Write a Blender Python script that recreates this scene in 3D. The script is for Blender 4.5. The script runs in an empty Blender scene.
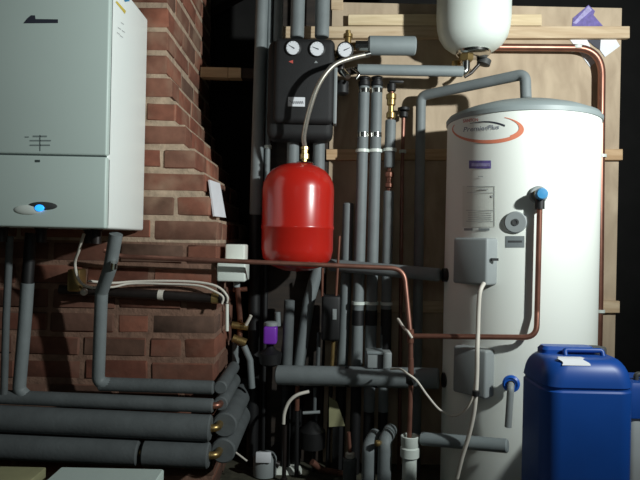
import bpy, bmesh, math, random
from mathutils import Vector, Matrix
random.seed(7)
PI = math.pi
C = bpy.context.scene.collection
F = 600.0; ZC = 0.9; RHO = math.radians(1.2)
cs, sn = math.cos(RHO), math.sin(RHO)

def at(px, py, Y):
    """point at depth Y that the photograph shows at (px, py)"""
    xc = (px - 320) / F; yc = (240 - py) / F
    return Vector(((xc*cs - yc*sn)*Y, Y, ZC + (xc*sn + yc*cs)*Y))

# ------------------------------------------------------------------ materials
def srgb(r, g, b):
    f = lambda v: ((v/255+0.055)/1.055)**2.4 if v > 10 else v/255/12.92
    return (f(r), f(g), f(b), 1)

def mat(name, col, rough=0.5, metal=0.0, var=0.12, scale=12.0, bump=0.0, bscale=60, coat=0.0, emit=None, estr=0, stretch=None, alpha=1, trans=0):
    m = bpy.data.materials.new(name); m.use_nodes = True
    nt = m.node_tree; b = nt.nodes['Principled BSDF']
    tc = nt.nodes.new('ShaderNodeTexCoord')
    src = tc.outputs['Object']
    if stretch:
        mp = nt.nodes.new('ShaderNodeMapping'); mp.inputs['Scale'].default_value = stretch
        nt.links.new(src, mp.inputs['Vector']); src = mp.outputs['Vector']
    no = nt.nodes.new('ShaderNodeTexNoise'); no.inputs['Scale'].default_value = scale
    no.inputs['Detail'].default_value = 5
    nt.links.new(src, no.inputs['Vector'])
    ra = nt.nodes.new('ShaderNodeValToRGB')
    ra.color_ramp.elements[0].position = 0.3; ra.color_ramp.elements[1].position = 0.7
    c = col
    ra.color_ramp.elements[0].color = (c[0]*(1-var), c[1]*(1-var), c[2]*(1-var), 1)
    ra.color_ramp.elements[1].color = (min(1, c[0]*(1+var)), min(1, c[1]*(1+var)), min(1, c[2]*(1+var)), 1)
    nt.links.new(no.outputs['Fac'], ra.inputs['Fac'])
    nt.links.new(ra.outputs['Color'], b.inputs['Base Color'])
    b.inputs['Roughness'].default_value = rough
    b.inputs['Metallic'].default_value = metal
    b.inputs['Coat Weight'].default_value = coat
    b.inputs['Transmission Weight'].default_value = trans
    if emit:
        b.inputs['Emission Color'].default_value = emit; b.inputs['Emission Strength'].default_value = estr
    if bump:
        n2 = nt.nodes.new('ShaderNodeTexNoise'); n2.inputs['Scale'].default_value = bscale; n2.inputs['Detail'].default_value = 4
        nt.links.new(src, n2.inputs['Vector'])
        bp = nt.nodes.new('ShaderNodeBump'); bp.inputs['Strength'].default_value = bump; bp.inputs['Distance'].default_value = 0.004
        nt.links.new(n2.outputs['Fac'], bp.inputs['Height']); nt.links.new(bp.outputs['Normal'], b.inputs['Normal'])
    return m

def wood(name, a, b_, scale=(1.5, 14, 14)):
    m = bpy.data.materials.new(name); m.use_nodes = True
    nt = m.node_tree; b = nt.nodes['Principled BSDF']
    tc = nt.nodes.new('ShaderNodeTexCoord'); mp = nt.nodes.new('ShaderNodeMapping')
    mp.inputs['Scale'].default_value = scale
    nt.links.new(tc.outputs['Object'], mp.inputs['Vector'])
    no = nt.nodes.new('ShaderNodeTexNoise'); no.inputs['Scale'].default_value = 4; no.inputs['Detail'].default_value = 8
    no.inputs['Distortion'].default_value = 0.6
    nt.links.new(mp.outputs['Vector'], no.inputs['Vector'])
    ra = nt.nodes.new('ShaderNodeValToRGB')
    ra.color_ramp.elements[0].position = 0.35; ra.color_ramp.elements[0].color = b_
    ra.color_ramp.elements[1].position = 0.65; ra.color_ramp.elements[1].color = a
    nt.links.new(no.outputs['Fac'], ra.inputs['Fac']); nt.links.new(ra.outputs['Color'], b.inputs['Base Color'])
    b.inputs['Roughness'].default_value = 0.75
    bp = nt.nodes.new('ShaderNodeBump'); bp.inputs['Strength'].default_value = 0.2; bp.inputs['Distance'].default_value = 0.002
    nt.links.new(no.outputs['Fac'], bp.inputs['Height']); nt.links.new(bp.outputs['Normal'], b.inputs['Normal'])
    return m

def brick_mat(name='old_red_brick', dim=1.0):
    m = bpy.data.materials.new(name); m.use_nodes = True
    nt = m.node_tree; b = nt.nodes['Principled BSDF']; N = nt.nodes.new; L = nt.links.new
    g = N('ShaderNodeNewGeometry'); ra = N('ShaderNodeValToRGB'); cr = ra.color_ramp
    cols = [(0, srgb(140, 84, 66)), (0.25, srgb(138, 94, 76)), (0.45, srgb(112, 86, 72)), (0.65, srgb(164, 104, 82)), (0.85, srgb(140, 90, 72)), (1, srgb(118, 90, 74))]
    cr.elements[0].position, cr.elements[0].color = cols[0]
    cr.elements[1].position, cr.elements[1].color = cols[-1]
    for p, c in cols[1:-1]:
        e = cr.elements.new(p); e.color = c
    L(g.outputs['Random Per Island'], ra.inputs['Fac'])
    tc = N('ShaderNodeTexCoord')
    no = N('ShaderNodeTexNoise'); no.inputs['Scale'].default_value = 26; no.inputs['Detail'].default_value = 8
    L(tc.outputs['Object'], no.inputs['Vector'])
    r2 = N('ShaderNodeValToRGB'); r2.color_ramp.elements[0].position = 0.3; r2.color_ramp.elements[1].position = 0.75
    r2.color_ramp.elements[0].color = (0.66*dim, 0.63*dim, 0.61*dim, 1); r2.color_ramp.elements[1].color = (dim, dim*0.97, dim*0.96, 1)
    L(no.outputs['Fac'], r2.inputs['Fac'])
    mx = N('ShaderNodeMix'); mx.data_type = 'RGBA'; mx.blend_type = 'MULTIPLY'; mx.inputs[0].default_value = 1
    L(ra.outputs['Color'], mx.inputs[6]); L(r2.outputs['Color'], mx.inputs[7])
    n3 = N('ShaderNodeTexNoise'); n3.inputs['Scale'].default_value = 9; n3.inputs['Detail'].default_value = 6
    L(tc.outputs['Object'], n3.inputs['Vector'])
    r3 = N('ShaderNodeValToRGB'); r3.color_ramp.elements[0].position = 0.5; r3.color_ramp.elements[1].position = 0.72
    r3.color_ramp.elements[1].color = (0.6, 0.6, 0.6, 1)
    L(n3.outputs['Fac'], r3.inputs['Fac'])
    m2 = N('ShaderNodeMix'); m2.data_type = 'RGBA'
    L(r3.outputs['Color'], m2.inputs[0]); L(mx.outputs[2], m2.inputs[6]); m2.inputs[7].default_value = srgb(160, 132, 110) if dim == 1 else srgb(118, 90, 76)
    L(m2.outputs[2], b.inputs['Base Color'])
    b.inputs['Roughness'].default_value = 0.9
    bp = N('ShaderNodeBump'); bp.inputs['Strength'].default_value = 0.6; bp.inputs['Distance'].default_value = 0.004
    L(no.outputs['Fac'], bp.inputs['Height']); L(bp.outputs['Normal'], b.inputs['Normal'])
    return m

M = dict(
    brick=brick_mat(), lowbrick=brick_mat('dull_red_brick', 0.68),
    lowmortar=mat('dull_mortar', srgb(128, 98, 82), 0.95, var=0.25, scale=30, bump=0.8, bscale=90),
    mortar=mat('lime_mortar', srgb(178, 156, 134), 0.95, var=0.25, scale=30, bump=0.8, bscale=90),
    white=mat('white_enamel', srgb(222, 230, 222), 0.35, var=0.02, scale=3),
    casing=mat('white_painted_steel', srgb(236, 240, 232), 0.45, var=0.015, scale=3),
    boiler=mat('boiler_white_shaded', srgb(198, 214, 207), 0.42, var=0.02, scale=4),  # greyed so the front's weaker light sits in the colour
    boiler_lit_side=mat('boiler_white_lit', srgb(244, 250, 246), 0.38, var=0.015, scale=4),  # same white, lightened to paint in the stronger light on the side
    faint=mat('faint_grey_print', srgb(128, 140, 138), 0.6),
    gap=mat('dark_seam', srgb(70, 82, 80), 0.8),
    black=mat('black_plastic', srgb(20, 20, 21), 0.55, var=0.1, scale=20),
    foamblack=mat('black_moulded_foam', srgb(26, 26, 27), 0.7, var=0.15, scale=30, bump=0.2, bscale=200),
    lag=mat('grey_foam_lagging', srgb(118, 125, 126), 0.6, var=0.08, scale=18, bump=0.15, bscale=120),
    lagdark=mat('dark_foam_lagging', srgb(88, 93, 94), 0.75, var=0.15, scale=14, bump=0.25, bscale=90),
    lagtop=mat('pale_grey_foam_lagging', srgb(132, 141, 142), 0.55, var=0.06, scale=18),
    copper=mat('copper', srgb(148, 102, 86), 0.36, 0.7, var=0.22, scale=14),
    brown=mat('tarnished_copper', srgb(140, 98, 84), 0.42, 0.6, var=0.25, scale=20),
    brass=mat('brass', srgb(172, 146, 96), 0.36, 0.85, var=0.2, scale=20),
    chrome=mat('chrome', srgb(205, 205, 200), 0.18, 1.0, var=0.08),
    steel=mat('braided_steel', srgb(196, 190, 178), 0.35, 0.8, var=0.2, scale=300),
    red=mat('red_enamel', srgb(186, 34, 24), 0.28, var=0.06, scale=6, coat=0.3),
    grey=mat('grey_plastic', srgb(142, 148, 148), 0.5, var=0.03),
    lidgrey=mat('grey_lid_plastic', srgb(140, 150, 150), 0.5, var=0.04),
    darkgrey=mat('dark_grey_plastic', srgb(64, 66, 66), 0.6),
    blue=mat('blue_polythene', srgb(20, 74, 156), 0.42, var=0.1, scale=5),
    bluecap=mat('blue_cap_plastic', srgb(28, 92, 190), 0.35),
    sky=mat('pale_blue_cap', srgb(60, 140, 190), 0.35),
    paper=mat('white_paper', srgb(226, 228, 232), 0.7, var=0.03),
    purple=mat('purple_plastic_glow', srgb(112, 50, 160), 0.4, var=0.1, emit=srgb(110, 40, 170), estr=0.12),  # plain plastic given a faint glow to brighten it, no lamp inside
    violet=mat('violet_ink', srgb(104, 92, 156), 0.6, var=0.3, scale=60),
    lilac=mat('lilac_ink', srgb(160, 152, 196), 0.6, var=0.3, scale=60),
    ink=mat('dark_ink', srgb(52, 54, 66), 0.6),
    slate=mat('slate_ink', srgb(104, 108, 128), 0.6),
    palegrey=mat('pale_grey_ink', srgb(184, 188, 186), 0.6),
    orange=mat('orange_ink', srgb(222, 132, 102), 0.5, var=0.05),
    redink=mat('red_ink', srgb(200, 88, 78), 0.5),
    yellow=mat('yellow_sticker', srgb(214, 190, 84), 0.5),
    ledge=mat('led', srgb(40, 150, 255), 0.3, emit=srgb(40, 150, 255), estr=1.6),
    cable=mat('white_cable', srgb(214, 208, 196), 0.5, var=0.05),
    waste=mat('white_waste_pipe', srgb(214, 222, 214), 0.4, var=0.04),
    blackiron=mat('black_iron_pipe', srgb(44, 38, 36), 0.4, 0.3, var=0.3, scale=30),
    ply=wood('plywood_sheet', srgb(192, 172, 146), srgb(166, 146, 122), (3, 3, 1.2)),
    pine=wood('pale_pine', srgb(212, 190, 158), srgb(188, 162, 130), (1.2, 16, 16)),
    pine2=wood('bright_pine', srgb(228, 208, 172), srgb(208, 186, 148), (1.0, 16, 16)),
    orangepine=wood('orange_pine', srgb(204, 172, 134), srgb(180, 146, 108), (1.2, 16, 16)),
    darkwood=wood('dark_rafter_timber', srgb(56, 46, 38), srgb(36, 30, 26), (1.2, 10, 10)),
    felt=mat('roofing_felt', srgb(20, 19, 18), 0.95, var=0.3, scale=8),
    dust=mat('dusty_loft_floor', srgb(70, 68, 54), 0.95, var=0.5, scale=22, bump=0.8, bscale=60),
    deck=wood('chipboard_deck', srgb(120, 100, 74), srgb(90, 74, 54), (6, 6, 6)),
    tub=mat('translucent_white_plastic', srgb(200, 206, 204), 0.4, var=0.06),
    cream=mat('cream_label', srgb(226, 230, 220), 0.6, var=0.03),
    greenboard=mat('olive_board', srgb(150, 148, 112), 0.8, var=0.12),
)

# ------------------------------------------------------------------ mesh helpers
def new(): return bmesh.new()

def box(bm, x0, x1, y0, y1, z0, z1, bev=0.0, seg=2):
    r = bmesh.ops.create_cube(bm, size=1.0)
    vs = r['verts']
    for v in vs:
        v.co = Vector((x0 + (v.co.x+.5)*(x1-x0), y0 + (v.co.y+.5)*(y1-y0), z0 + (v.co.z+.5)*(z1-z0)))
    if bev:
        es = list({e for v in vs for e in v.link_edges})
        bmesh.ops.bevel(bm, geom=es, offset=bev, segments=seg, affect='EDGES', profile=0.5)
    return bm

def fillet(pts, rad, n=7):
    pts = [Vector(p) for p in pts]
    out = [pts[0]]
    for i in range(1, len(pts)-1):
        p, a, b = pts[i], pts[i-1], pts[i+1]
        u = (a-p); w = (b-p)
        lu, lw = u.length, w.length
        if lu < 1e-6 or lw < 1e-6: continue
        u /= lu; w /= lw
        ang = u.angle(w)
        if ang > PI-0.03: out.append(p); continue
        d = min(rad/math.tan(ang/2), lu*0.48, lw*0.48)
        s, e = p+u*d, p+w*d
        for k in range(n+1):
            t = k/n
            out.append(s*(1-t)**2 + p*2*t*(1-t) + e*t**2)
    out.append(pts[-1])
    return out

def spline(pts, n=8):
    P = [Vector(p) for p in pts]; P = [P[0]*2-P[1]] + P + [P[-1]*2-P[-2]]
    out = []
    for i in range(1, len(P)-2):
        a, b, c, d = P[i-1:i+3]
        for k in range(n):
            t = k/n
            out.append(0.5*((2*b) + (c-a)*t + (2*a-5*b+4*c-d)*t*t + (3*b-a-3*c+d)*t**3))
    out.append(P[-2]); return out

def tube(bm, pts, r, seg=18, cap=True, edge=0.0):
    pts = [Vector(p) for p in pts]
    n = len(pts)
    tang = []
    for i in range(n):
        a = pts[max(0, i-1)]; b = pts[min(n-1, i+1)]
        tang.append((b-a).normalized())
    t0 = tang[0]
    ref = Vector((0, 0, 1)) if abs(t0.z) < 0.9 else Vector((1, 0, 0))
    u = t0.cross(ref).normalized()
    rings = []
    def ring(p, u, v, rr):
        return [bm.verts.new(p + (u*math.cos(2*PI*k/seg) + v*math.sin(2*PI*k/seg))*rr) for k in range(seg)]
    for i in range(n):
        t = tang[i]
        u = (u - t*u.dot(t)).normalized(); v = t.cross(u)
        if i == 0 and edge:
            rings.append(ring(pts[0], u, v, r-edge)); rings.append(ring(pts[0]+t*edge, u, v, r))
        elif i == n-1 and edge:
            rings.append(ring(pts[-1]-t*edge, u, v, r)); rings.append(ring(pts[-1], u, v, r-edge))
        else:
            rings.append(ring(pts[i], u, v, r))
    for a, b in zip(rings, rings[1:]):
        for k in range(seg):
            bm.faces.new((a[k], a[(k+1) % seg], b[(k+1) % seg], b[k]))
    if cap:
        bm.faces.new(rings[0][::-1]); bm.faces.new(rings[-1])
    return bm

def lathe(bm, prof, c=(0, 0, 0), axis=(0, 0, 1), seg=40, cap=True):
    """prof: list of (radius, height along the axis)"""
    ax = Vector(axis).normalized()
    ref = Vector((0, 0, 1)) if abs(ax.z) < 0.9 else Vector((1, 0, 0))
    u = ax.cross(ref).normalized(); v = ax.cross(u); c = Vector(c)
    rings = []
    for r, h in prof:
        r = max(r, 1e-4)
        rings.append([bm.verts.new(c + ax*h + (u*math.cos(2*PI*k/seg)+v*math.sin(2*PI*k/seg))*r) for k in range(seg)])
    for a, b in zip(rings, rings[1:]):
        for k in range(seg):
            bm.faces.new((a[k], a[(k+1) % seg], b[(k+1) % seg], b[k]))
    if cap:
        bm.faces.new(rings[0][::-1]); bm.faces.new(rings[-1])
    return bm

def poly(bm, pts):
    bm.faces.new([bm.verts.new(Vector(p)) for p in pts]); return bm

def finish(name, bm, m, origin, smooth=True, angle=0.7):
    bmesh.ops.recalc_face_normals(bm, faces=bm.faces[:])
    o_ = Vector(origin)
    for v in bm.verts: v.co -= o_
    me = bpy.data.meshes.new(name); bm.to_mesh(me); bm.free()
    me.materials.append(m)
    if smooth:
        for p in me.polygons: p.use_smooth = True
        try: me.set_sharp_from_angle(angle=angle)
        except Exception: pass
    o = bpy.data.objects.new(name, me); C.objects.link(o)
    return o

def tag(o, label, cat, group=None):
    o['label'] = label; o['category'] = cat
    if group: o['group'] = group
    return o

def thing(name, label, cat, loc, group=None):
    o = bpy.data.objects.new(name, None); C.objects.link(o); o.location = Vector(loc)
    o.empty_display_size = 0.05
    return tag(o, label, cat, group)

def wloc(o):
    p = Vector(o.location)
    while o.parent: o = o.parent; p += Vector(o.location)
    return p

def part(name, bm, m, parent, label=None, smooth=True):
    o = finish(name, bm, m, wloc(parent), smooth)
    o.parent = parent
    if label: o['label'] = label
    return o

def single(name, bm, m, label, cat, loc=None, group=None, smooth=True):
    if loc is None:
        s = Vector((0, 0, 0)); zs = 1e9
        for v in bm.verts: s += v.co; zs = min(zs, v.co.z)
        s /= len(bm.verts); loc = Vector((s.x, s.y, zs))
    o = finish(name, bm, m, loc, smooth); o.location = loc
    return tag(o, label, cat, group)

def struct(name, bm, m, label=None):
    o = finish(name, bm, m, (0, 0, 0)); o['kind'] = 'structure'
    if label: o['label'] = label
    return o

def text_tris(s, size=1.0, shear=0.0, bold=False):
    cu = bpy.data.curves.new('t', 'FONT'); cu.body = s; cu.size = size; cu.shear = shear
    cu.align_x = 'CENTER'; cu.align_y = 'CENTER'; cu.resolution_u = 3
    if bold: cu.offset = size*0.015
    ob = bpy.data.objects.new('t', cu); C.objects.link(ob)
    dg = bpy.context.evaluated_depsgraph_get(); dg.update()
    me = bpy.data.meshes.new_from_object(ob.evaluated_get(dg))
    vs = [tuple(v.co[:2]) for v in me.vertices]; fs = [tuple(p.vertices) for p in me.polygons]
    bpy.data.objects.remove(ob); bpy.data.curves.remove(cu); bpy.data.meshes.remove(me)
    return vs, fs

def text_width(vs): return max(v[0] for v in vs) - min(v[0] for v in vs)

def place_text(bm, s, width, fn, shear=0, bold=False, hscale=1.0):
    vs, fs = text_tris(s, 1.0, shear, bold)
    k = width/text_width(vs)
    bv = [bm.verts.new(fn(x*k, y*k*hscale)) for x, y in vs]
    for f in fs:
        try: bm.faces.new([bv[i] for i in f])
        except ValueError: pass
    return bm

# ------------------------------------------------------------------ the setting
bm = new(); box(bm, -2.2, 2.8, -0.6, 3.3, -0.05, 0.0); struct('floor', bm, M['dust'])
bm = new(); box(bm, -2.2, 2.8, 3.2, 3.3, 0.0, 2.6); struct('wall_back', bm, M['felt'])
bm = new(); box(bm, -2.3, -2.2, -0.6, 3.3, 0.0, 2.6); struct('wall_left', bm, M['felt'])
bm = new(); box(bm, 2.8, 2.9, -0.6, 3.3, 0.0, 2.6); struct('wall_right', bm, M['felt'])
bm = new(); box(bm, -2.3, 2.9, -0.6, 3.3, 2.55, 2.62); struct('ceiling', bm, M['felt'])
bm = new(); box(bm, -2.0, 1.6, 0.9, 1.72, 0.0, 0.2, 0.004); struct('trim_1', bm, M['deck'], 'raised timber decking in front of the plumbing')
# sloping rafter behind the chimney, top left
bm = new()
a = at(190, 24, 3.05); b = at(262, -14, 3.05)
for p in (a, b): pass
d = (b-a)
vs = []
for y in (3.0, 3.1):
    for p in (a - d*1.0, b + d*2.0):
        vs.append((p.x, y, p.z)); vs.append((p.x, y, p.z+0.22))
q = [bm.verts.new(v) for v in vs]
for f in ((0, 2, 3, 1), (4, 5, 7, 6), (0, 4, 6, 2), (1, 3, 7, 5), (0, 1, 5, 4), (2, 6, 7, 3)):
    bm.faces.new([q[i] for i in f])
struct('trim_2', bm, M['darkwood'], 'dark sloping roof rafter behind the chimney')

# ------------------------------------------------------------------ chimney
CF, CB = 2.06, 2.85
H = 0.081
ledge = 0.972
def right_x(z):
    k = int(math.floor((z - ledge)/H + 0.5))
    return [-0.354, -0.386, -0.402, -0.437, -0.472, -0.51][max(0, k+1)] if k < 5 and k >= -1 else (-0.354 if k < 0 else -0.55)
ch = thing('brick_chimney', 'stepped red brick chimney with crumbly pale mortar behind the white boiler', 'chimney', (-0.8, 2.4, 0))
bb = new(); mo = new(); b_up, m_up, b_lo, m_lo = bb, mo, new(), new()
zz = ledge - 12*H
ci = 0
def brick(x0, x1, y0, y1, z0, z1):
    j = lambda s=0.003: random.uniform(-s, s)
    n0 = len(bb.verts)
    dx, dy, dz = j(), random.uniform(-0.005, 0.0002), j(0.002)
    box(bb, x0+j(), x1+random.uniform(-0.0002, 0.005)*(1 if x1 > xr-0.001 else 0), y0+dy, y1, z0+dz+0.001, z1+dz, 0.005, 1)
    bb.verts.ensure_lookup_table()
    for v in bb.verts[n0:]:
        v.co += Vector((j(0.0018), j(0.0018), j(0.0018)))
for i in range(0, 28):
    z0 = zz + i*H; z1 = z0 + H - 0.016
    if z0 > 2.4: break
    if z1 < 0.005: continue
    z0 = max(z0, 0.002)
    zm = zz + i*H
    k = round((zm - ledge)/H)
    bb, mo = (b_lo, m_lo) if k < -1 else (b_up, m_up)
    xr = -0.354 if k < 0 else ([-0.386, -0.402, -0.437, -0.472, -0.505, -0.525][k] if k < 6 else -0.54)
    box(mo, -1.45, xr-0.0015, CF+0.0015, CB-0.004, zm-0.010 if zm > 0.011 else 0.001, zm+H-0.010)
    if i % 2:
        x = xr; first = 0.215
    else:
        x = xr; first = 0.1025
    # corner brick then front run
    dcorner = 0.1025 if first > 0.2 else 0.215
    brick(x-first, x, CF, CF+dcorner, z0, z1)
    xx = x-first-0.014
    while xx > -1.4:
        L_ = 0.215 if random.random() > 0.12 else 0.105
        brick(max(-1.45, xx-L_), xx, CF, CF+0.1025, z0, z1); xx -= L_+0.014
    y = CF+dcorner+0.014
    while y < CB-0.05:
        y2 = min(CB, y+0.215)
        brick(x-0.1025, x, y, y2, z0, z1); y = y2+0.014
part('upper_courses', b_up, M['brick'], ch, 'pale crumbly upper brick courses')
part('upper_mortar', m_up, M['mortar'], ch)
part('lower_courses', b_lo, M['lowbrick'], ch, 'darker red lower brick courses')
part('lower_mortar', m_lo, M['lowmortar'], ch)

# ------------------------------------------------------------------ boiler
BX0, BX1, BY0, BY1, BZ0, BZ1 = -1.04, -0.602, 1.68, 2.045, 0.919, 1.64
bo = thing('gas_boiler', 'white wall hung boiler with a small blue light on its front', 'boiler', (-0.81, 1.86, BZ0))
zs = 1.122
part('casing', box(new(), BX0, BX1, BY0+0.012, BY1, BZ0, BZ1, 0.008, 3), M['boiler_lit_side'], bo)
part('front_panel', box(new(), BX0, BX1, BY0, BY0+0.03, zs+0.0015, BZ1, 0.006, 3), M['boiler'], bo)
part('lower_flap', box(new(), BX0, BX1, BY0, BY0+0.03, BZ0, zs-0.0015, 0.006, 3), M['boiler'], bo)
part('seam', box(new(), BX0+0.004, BX1-0.004, BY0+0.0035, BY0+0.02, zs-0.003, zs+0.003), M['gap'], bo, 'thin dark seam between panel and flap')
fy = BY0-0.0008
part('brand_mark', poly(new(), [at(x, y, fy) for x, y in ((23.5, 23.3), (27.5, 18.3), (31, 15.3), (35, 15.3), (35.5, 19), (58, 19.3), (58, 23))]), M['ink'], bo, 'small dark flag shaped emblem', smooth=False)
bm = new()
for x0, x1, y, h in ((33, 47, 136.3, .8), (30, 51, 140.6, .7), (30, 50, 145.2, .7), (25, 29, 137, .6)):
    poly(bm, [at(x0, y-h, fy), at(x1, y-h, fy), at(x1, y+h, fy), at(x0, y+h, fy)])
poly(bm, [at(39.6, 135, fy), at(40.6, 135, fy), at(40.6, 151, fy), at(39.6, 151, fy)])
part('printed_text', bm, M['faint'], bo, 'small faint printed lines', smooth=False)
part('flap_mark', poly(new(), [at(35, 159.8, fy), at(40, 159.8, fy), at(40, 162.2, fy), at(35, 162.2, fy)]), M['gap'], bo, 'tiny mark on the flap', smooth=False)
# control eye
def ellipsoid(bm, c, rx, ry, rz, seg=24):
    r = bmesh.ops.create_uvsphere(bm, u_segments=seg, v_segments=12, radius=1)
    for v in r['verts']:
        v.co = Vector((c[0]+v.co.x*rx, c[1]+v.co.y*ry, c[2]+v.co.z*rz))
    return bm
eye = part('control_window', ellipsoid(new(), at(43, 206, BY0+0.002), 0.044, 0.006, 0.0125), M['darkgrey'], bo, 'dark eye shaped control window')
part('window_rim', ellipsoid(new(), at(28, 210, BY0+0.002), 0.042, 0.0075, 0.0145), M['white'], eye, 'pale rounded rim')
part('indicator_light', ellipsoid(new(), at(39.5, 208, BY0-0.004), 0.0135, 0.004, 0.0095), M['ledge'], eye, 'glowing blue indicator light')
# stickers on the right side of the boiler (plane X = BX1)
sx = BX1+0.0008
def side(px, py):
    xc = (px-320)/F; yc = (240-py)/F
    Y = sx/(xc*cs - yc*sn); return at(px, py, Y)
part('warning_sticker', poly(new(), [side(x, y) for x, y in ((115.5, 2), (117, 1), (126, 11), (125, 14))]), M['yellow'], bo, 'yellow warning sticker', smooth=False)
part('data_sticker', poly(new(), [side(x, y) for x, y in ((123, -3), (127, -3), (130, 1), (125, 2))]), M['sky'], bo, 'small blue sticker', smooth=False)
bm = new()
for x, y in ((121, 22), (118, 27), (122, 30), (117, 32), (120, 35)):
    poly(bm, [side(x, y), side(x+3, y+2), side(x+3, y+3), side(x, y+1)])
part('faint_print', bm, M['palegrey'], bo, smooth=False)
# sockets under the boiler, blackened to put its shade into their colour
for x, y in ((-0.69, 1.85), (-0.86, 1.85), (-0.98, 1.85), (-0.75, 1.95)):
    part('pipe_stub', lathe(new(), [(0.016, 0), (0.016, 0.04), (0.02, 0.04), (0.02, 0.05)], (x, y, BZ0-0.045), seg=16), M['blackiron'], bo)

# ------------------------------------------------------------------ board, battens
BY = 2.43
def brect(name, px0, py0, px1, py1, Y, th, m, label, cat, bev=0.002):
    a = at(px0, (py0+py1)/2, Y); b = at(px1, (py0+py1)/2, Y)
    h = (py1-py0)/F*Y/2
    o = new(); box(o, 0, (b-a).length, 0, th, -h, h, bev, 1)
    ang = math.atan2(b.z-a.z, b.x-a.x)
    R = Matrix.Rotation(-ang, 4, 'Y')
    for v in o.verts: v.co = a + (R @ v.co)
    return single(name, o, m, label, cat)
pl = at(332, 10, BY); pr = at(622, 10, BY); prb = at(611, 345, BY)
bm = new()
box(bm, pl.x, pr.x, BY, BY+0.018, 0.0, 1.865, 0.001, 1)
single('plywood_board', bm, M['ply'], 'large tan plywood board standing behind the white cylinder', 'board')
single('timber_stud', box(new(), -0.27, pl.x-0.004, BY, BY+0.09, 0, 2.5, 0.003, 1), M['darkwood'], 'dark upright timber stud behind the red vessel', 'timber')
bt = 0.042
brect('timber_batten', 276, 26, 630, 38, BY-0.025, 0.0245, M['pine'], 'long pale horizontal batten across the top of the plywood board', 'batten')
brect('timber_batten', 348, 14, 542, 25.4, BY-0.027, 0.0265, M['pine2'], 'short bright pine batten lying directly on the topmost long batten', 'batten')
brect('timber_batten', 326, 149, 623, 160, BY-0.022, 0.0215, M['orangepine'], 'middle batten ending in a block right of the cylinder shoulder', 'batten')
brect('timber_batten', 326, 301, 620, 313, BY-0.022, 0.0215, M['pine'], 'lowest batten on the plywood, its block end just above the blue can', 'batten')
brect('timber_post', 331, -30, 343, 9.5, BY-0.005, 0.02, M['pine'], 'short pale upright timber end above the top batten', 'timber')
tn = thing('timber_noggin', 'pale timber cross piece between chimney and grey pipes', 'timber', at(230, 77, 2.62))
a = at(204, 72, 2.6); b = at(228, 72, 2.6); c = at(241, 72.5, 2.6); d = at(258, 73, 2.6)
part('left_piece', box(new(), -0.533, b.x-0.001, 2.6, 2.65, a.z-0.022, a.z+0.022, 0.001, 1), M['pine2'], tn)
part('right_piece', box(new(), b.x+0.001, c.x, 2.6, 2.65, a.z-0.022, a.z+0.022, 0.001, 1), M['pine2'], tn)
part('dark_end', box(new(), c.x+0.0005, -0.26, 2.605, 2.65, a.z-0.022, a.z+0.022, 0.001, 1), M['darkwood'], tn, 'dark end')  # end piece in a darker timber colour

# leaflet behind the batten
lf = thing('leaflet', 'open purple and white leaflet tucked behind the top batten', 'leaflet', at(592, 33, BY-0.003))
yy = BY-0.003
part('purple_page', poly(new(), [at(x, y, yy) for x, y in ((588.5, 5), (595, 11), (593.5, 15), (603, 26), (572, 27), (573, 18))]), M['violet'], lf, 'purple page', smooth=False)
part('pale_streak', poly(new(), [at(x, y, yy-0.0006) for x, y in ((588.5, 6), (592, 10), (576, 24), (573, 23))]), M['lilac'], lf, smooth=False)
part('left_page', poly(new(), [at(x, y, yy) for x, y in ((568, 37), (586, 37), (597, 61), (590, 67), (577, 49))]), M['paper'], lf, 'white page', smooth=False)
part('right_page', poly(new(), [at(x, y, yy-0.0006) for x, y in ((597, 37), (614, 36), (620, 46), (605, 57), (600, 50))]), M['paper'], lf, 'white page', smooth=False)
part('dark_picture', poly(new(), [at(x, y, yy-0.0012) for x, y in ((584, 37), (601, 37), (600, 50), (594, 46))]), M['ink'], lf, 'dark printed picture', smooth=False)

# card on the chimney ledge
bm = new()
pts = [at(208, 180, 2.08), at(218.5, 183.5, 2.2), at(224.5, 217, 2.2), at(213, 214.5, 2.08)]
P = [Vector(p) for p in pts]
P[2].z = P[3].z = ledge + 0.002
n = (P[1]-P[0]).cross(P[3]-P[0]).normalized()*0.006
vv = [bm.verts.new(p) for p in P] + [bm.verts.new(p-n) for p in P]
for f in ((0, 1, 2, 3), (7, 6, 5, 4), (0, 4, 5, 1), (1, 5, 6, 2), (2, 6, 7, 3), (3, 7, 4, 0)): bm.faces.new([vv[i] for i in f])
single('instruction_booklet', bm, M['paper'], 'white booklet leaning on the chimney ledge', 'booklet', smooth=False)

# ------------------------------------------------------------------ cylinder
CX, CY, CR = 0.706, 2.124, 0.258
TOP = 1.332
cy = thing('hot_water_cylinder', 'tall white cylinder with grey lid and orange oval emblem', 'water cylinder', (CX, CY, 0))
part('casing', lathe(new(), [(CR-0.01, 0.0), (CR, 0.008), (CR, TOP)], (CX, CY, 0), seg=96), M['casing'], cy)
part('lid', lathe(new(), [(CR+0.004, TOP-0.012), (CR+0.005, TOP+0.002), (CR-0.004, TOP+0.014), (CR-0.05, TOP+0.034), (CR-0.11, TOP+0.052), (0.06, TOP+0.062), (0, TOP+0.063)], (CX, CY, 0), seg=96), M['lidgrey'], cy, 'grey domed lid')
def hit(px, py, r=CR):
    xc = (px-320)/F; yc = (240-py)/F
    dx = xc*cs - yc*sn; dz = xc*sn + yc*cs
    A = dx*dx+1; B = -2*(dx*CX+CY); D = CX*CX+CY*CY-r*r
    disc = max(0, B*B-4*A*D)
    t = (-B-math.sqrt(disc))/(2*A)
    x, y = dx*t, t
    return math.atan2(x-CX, -(y-CY)), ZC+dz*t        # theta=0 faces -Y
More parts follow.
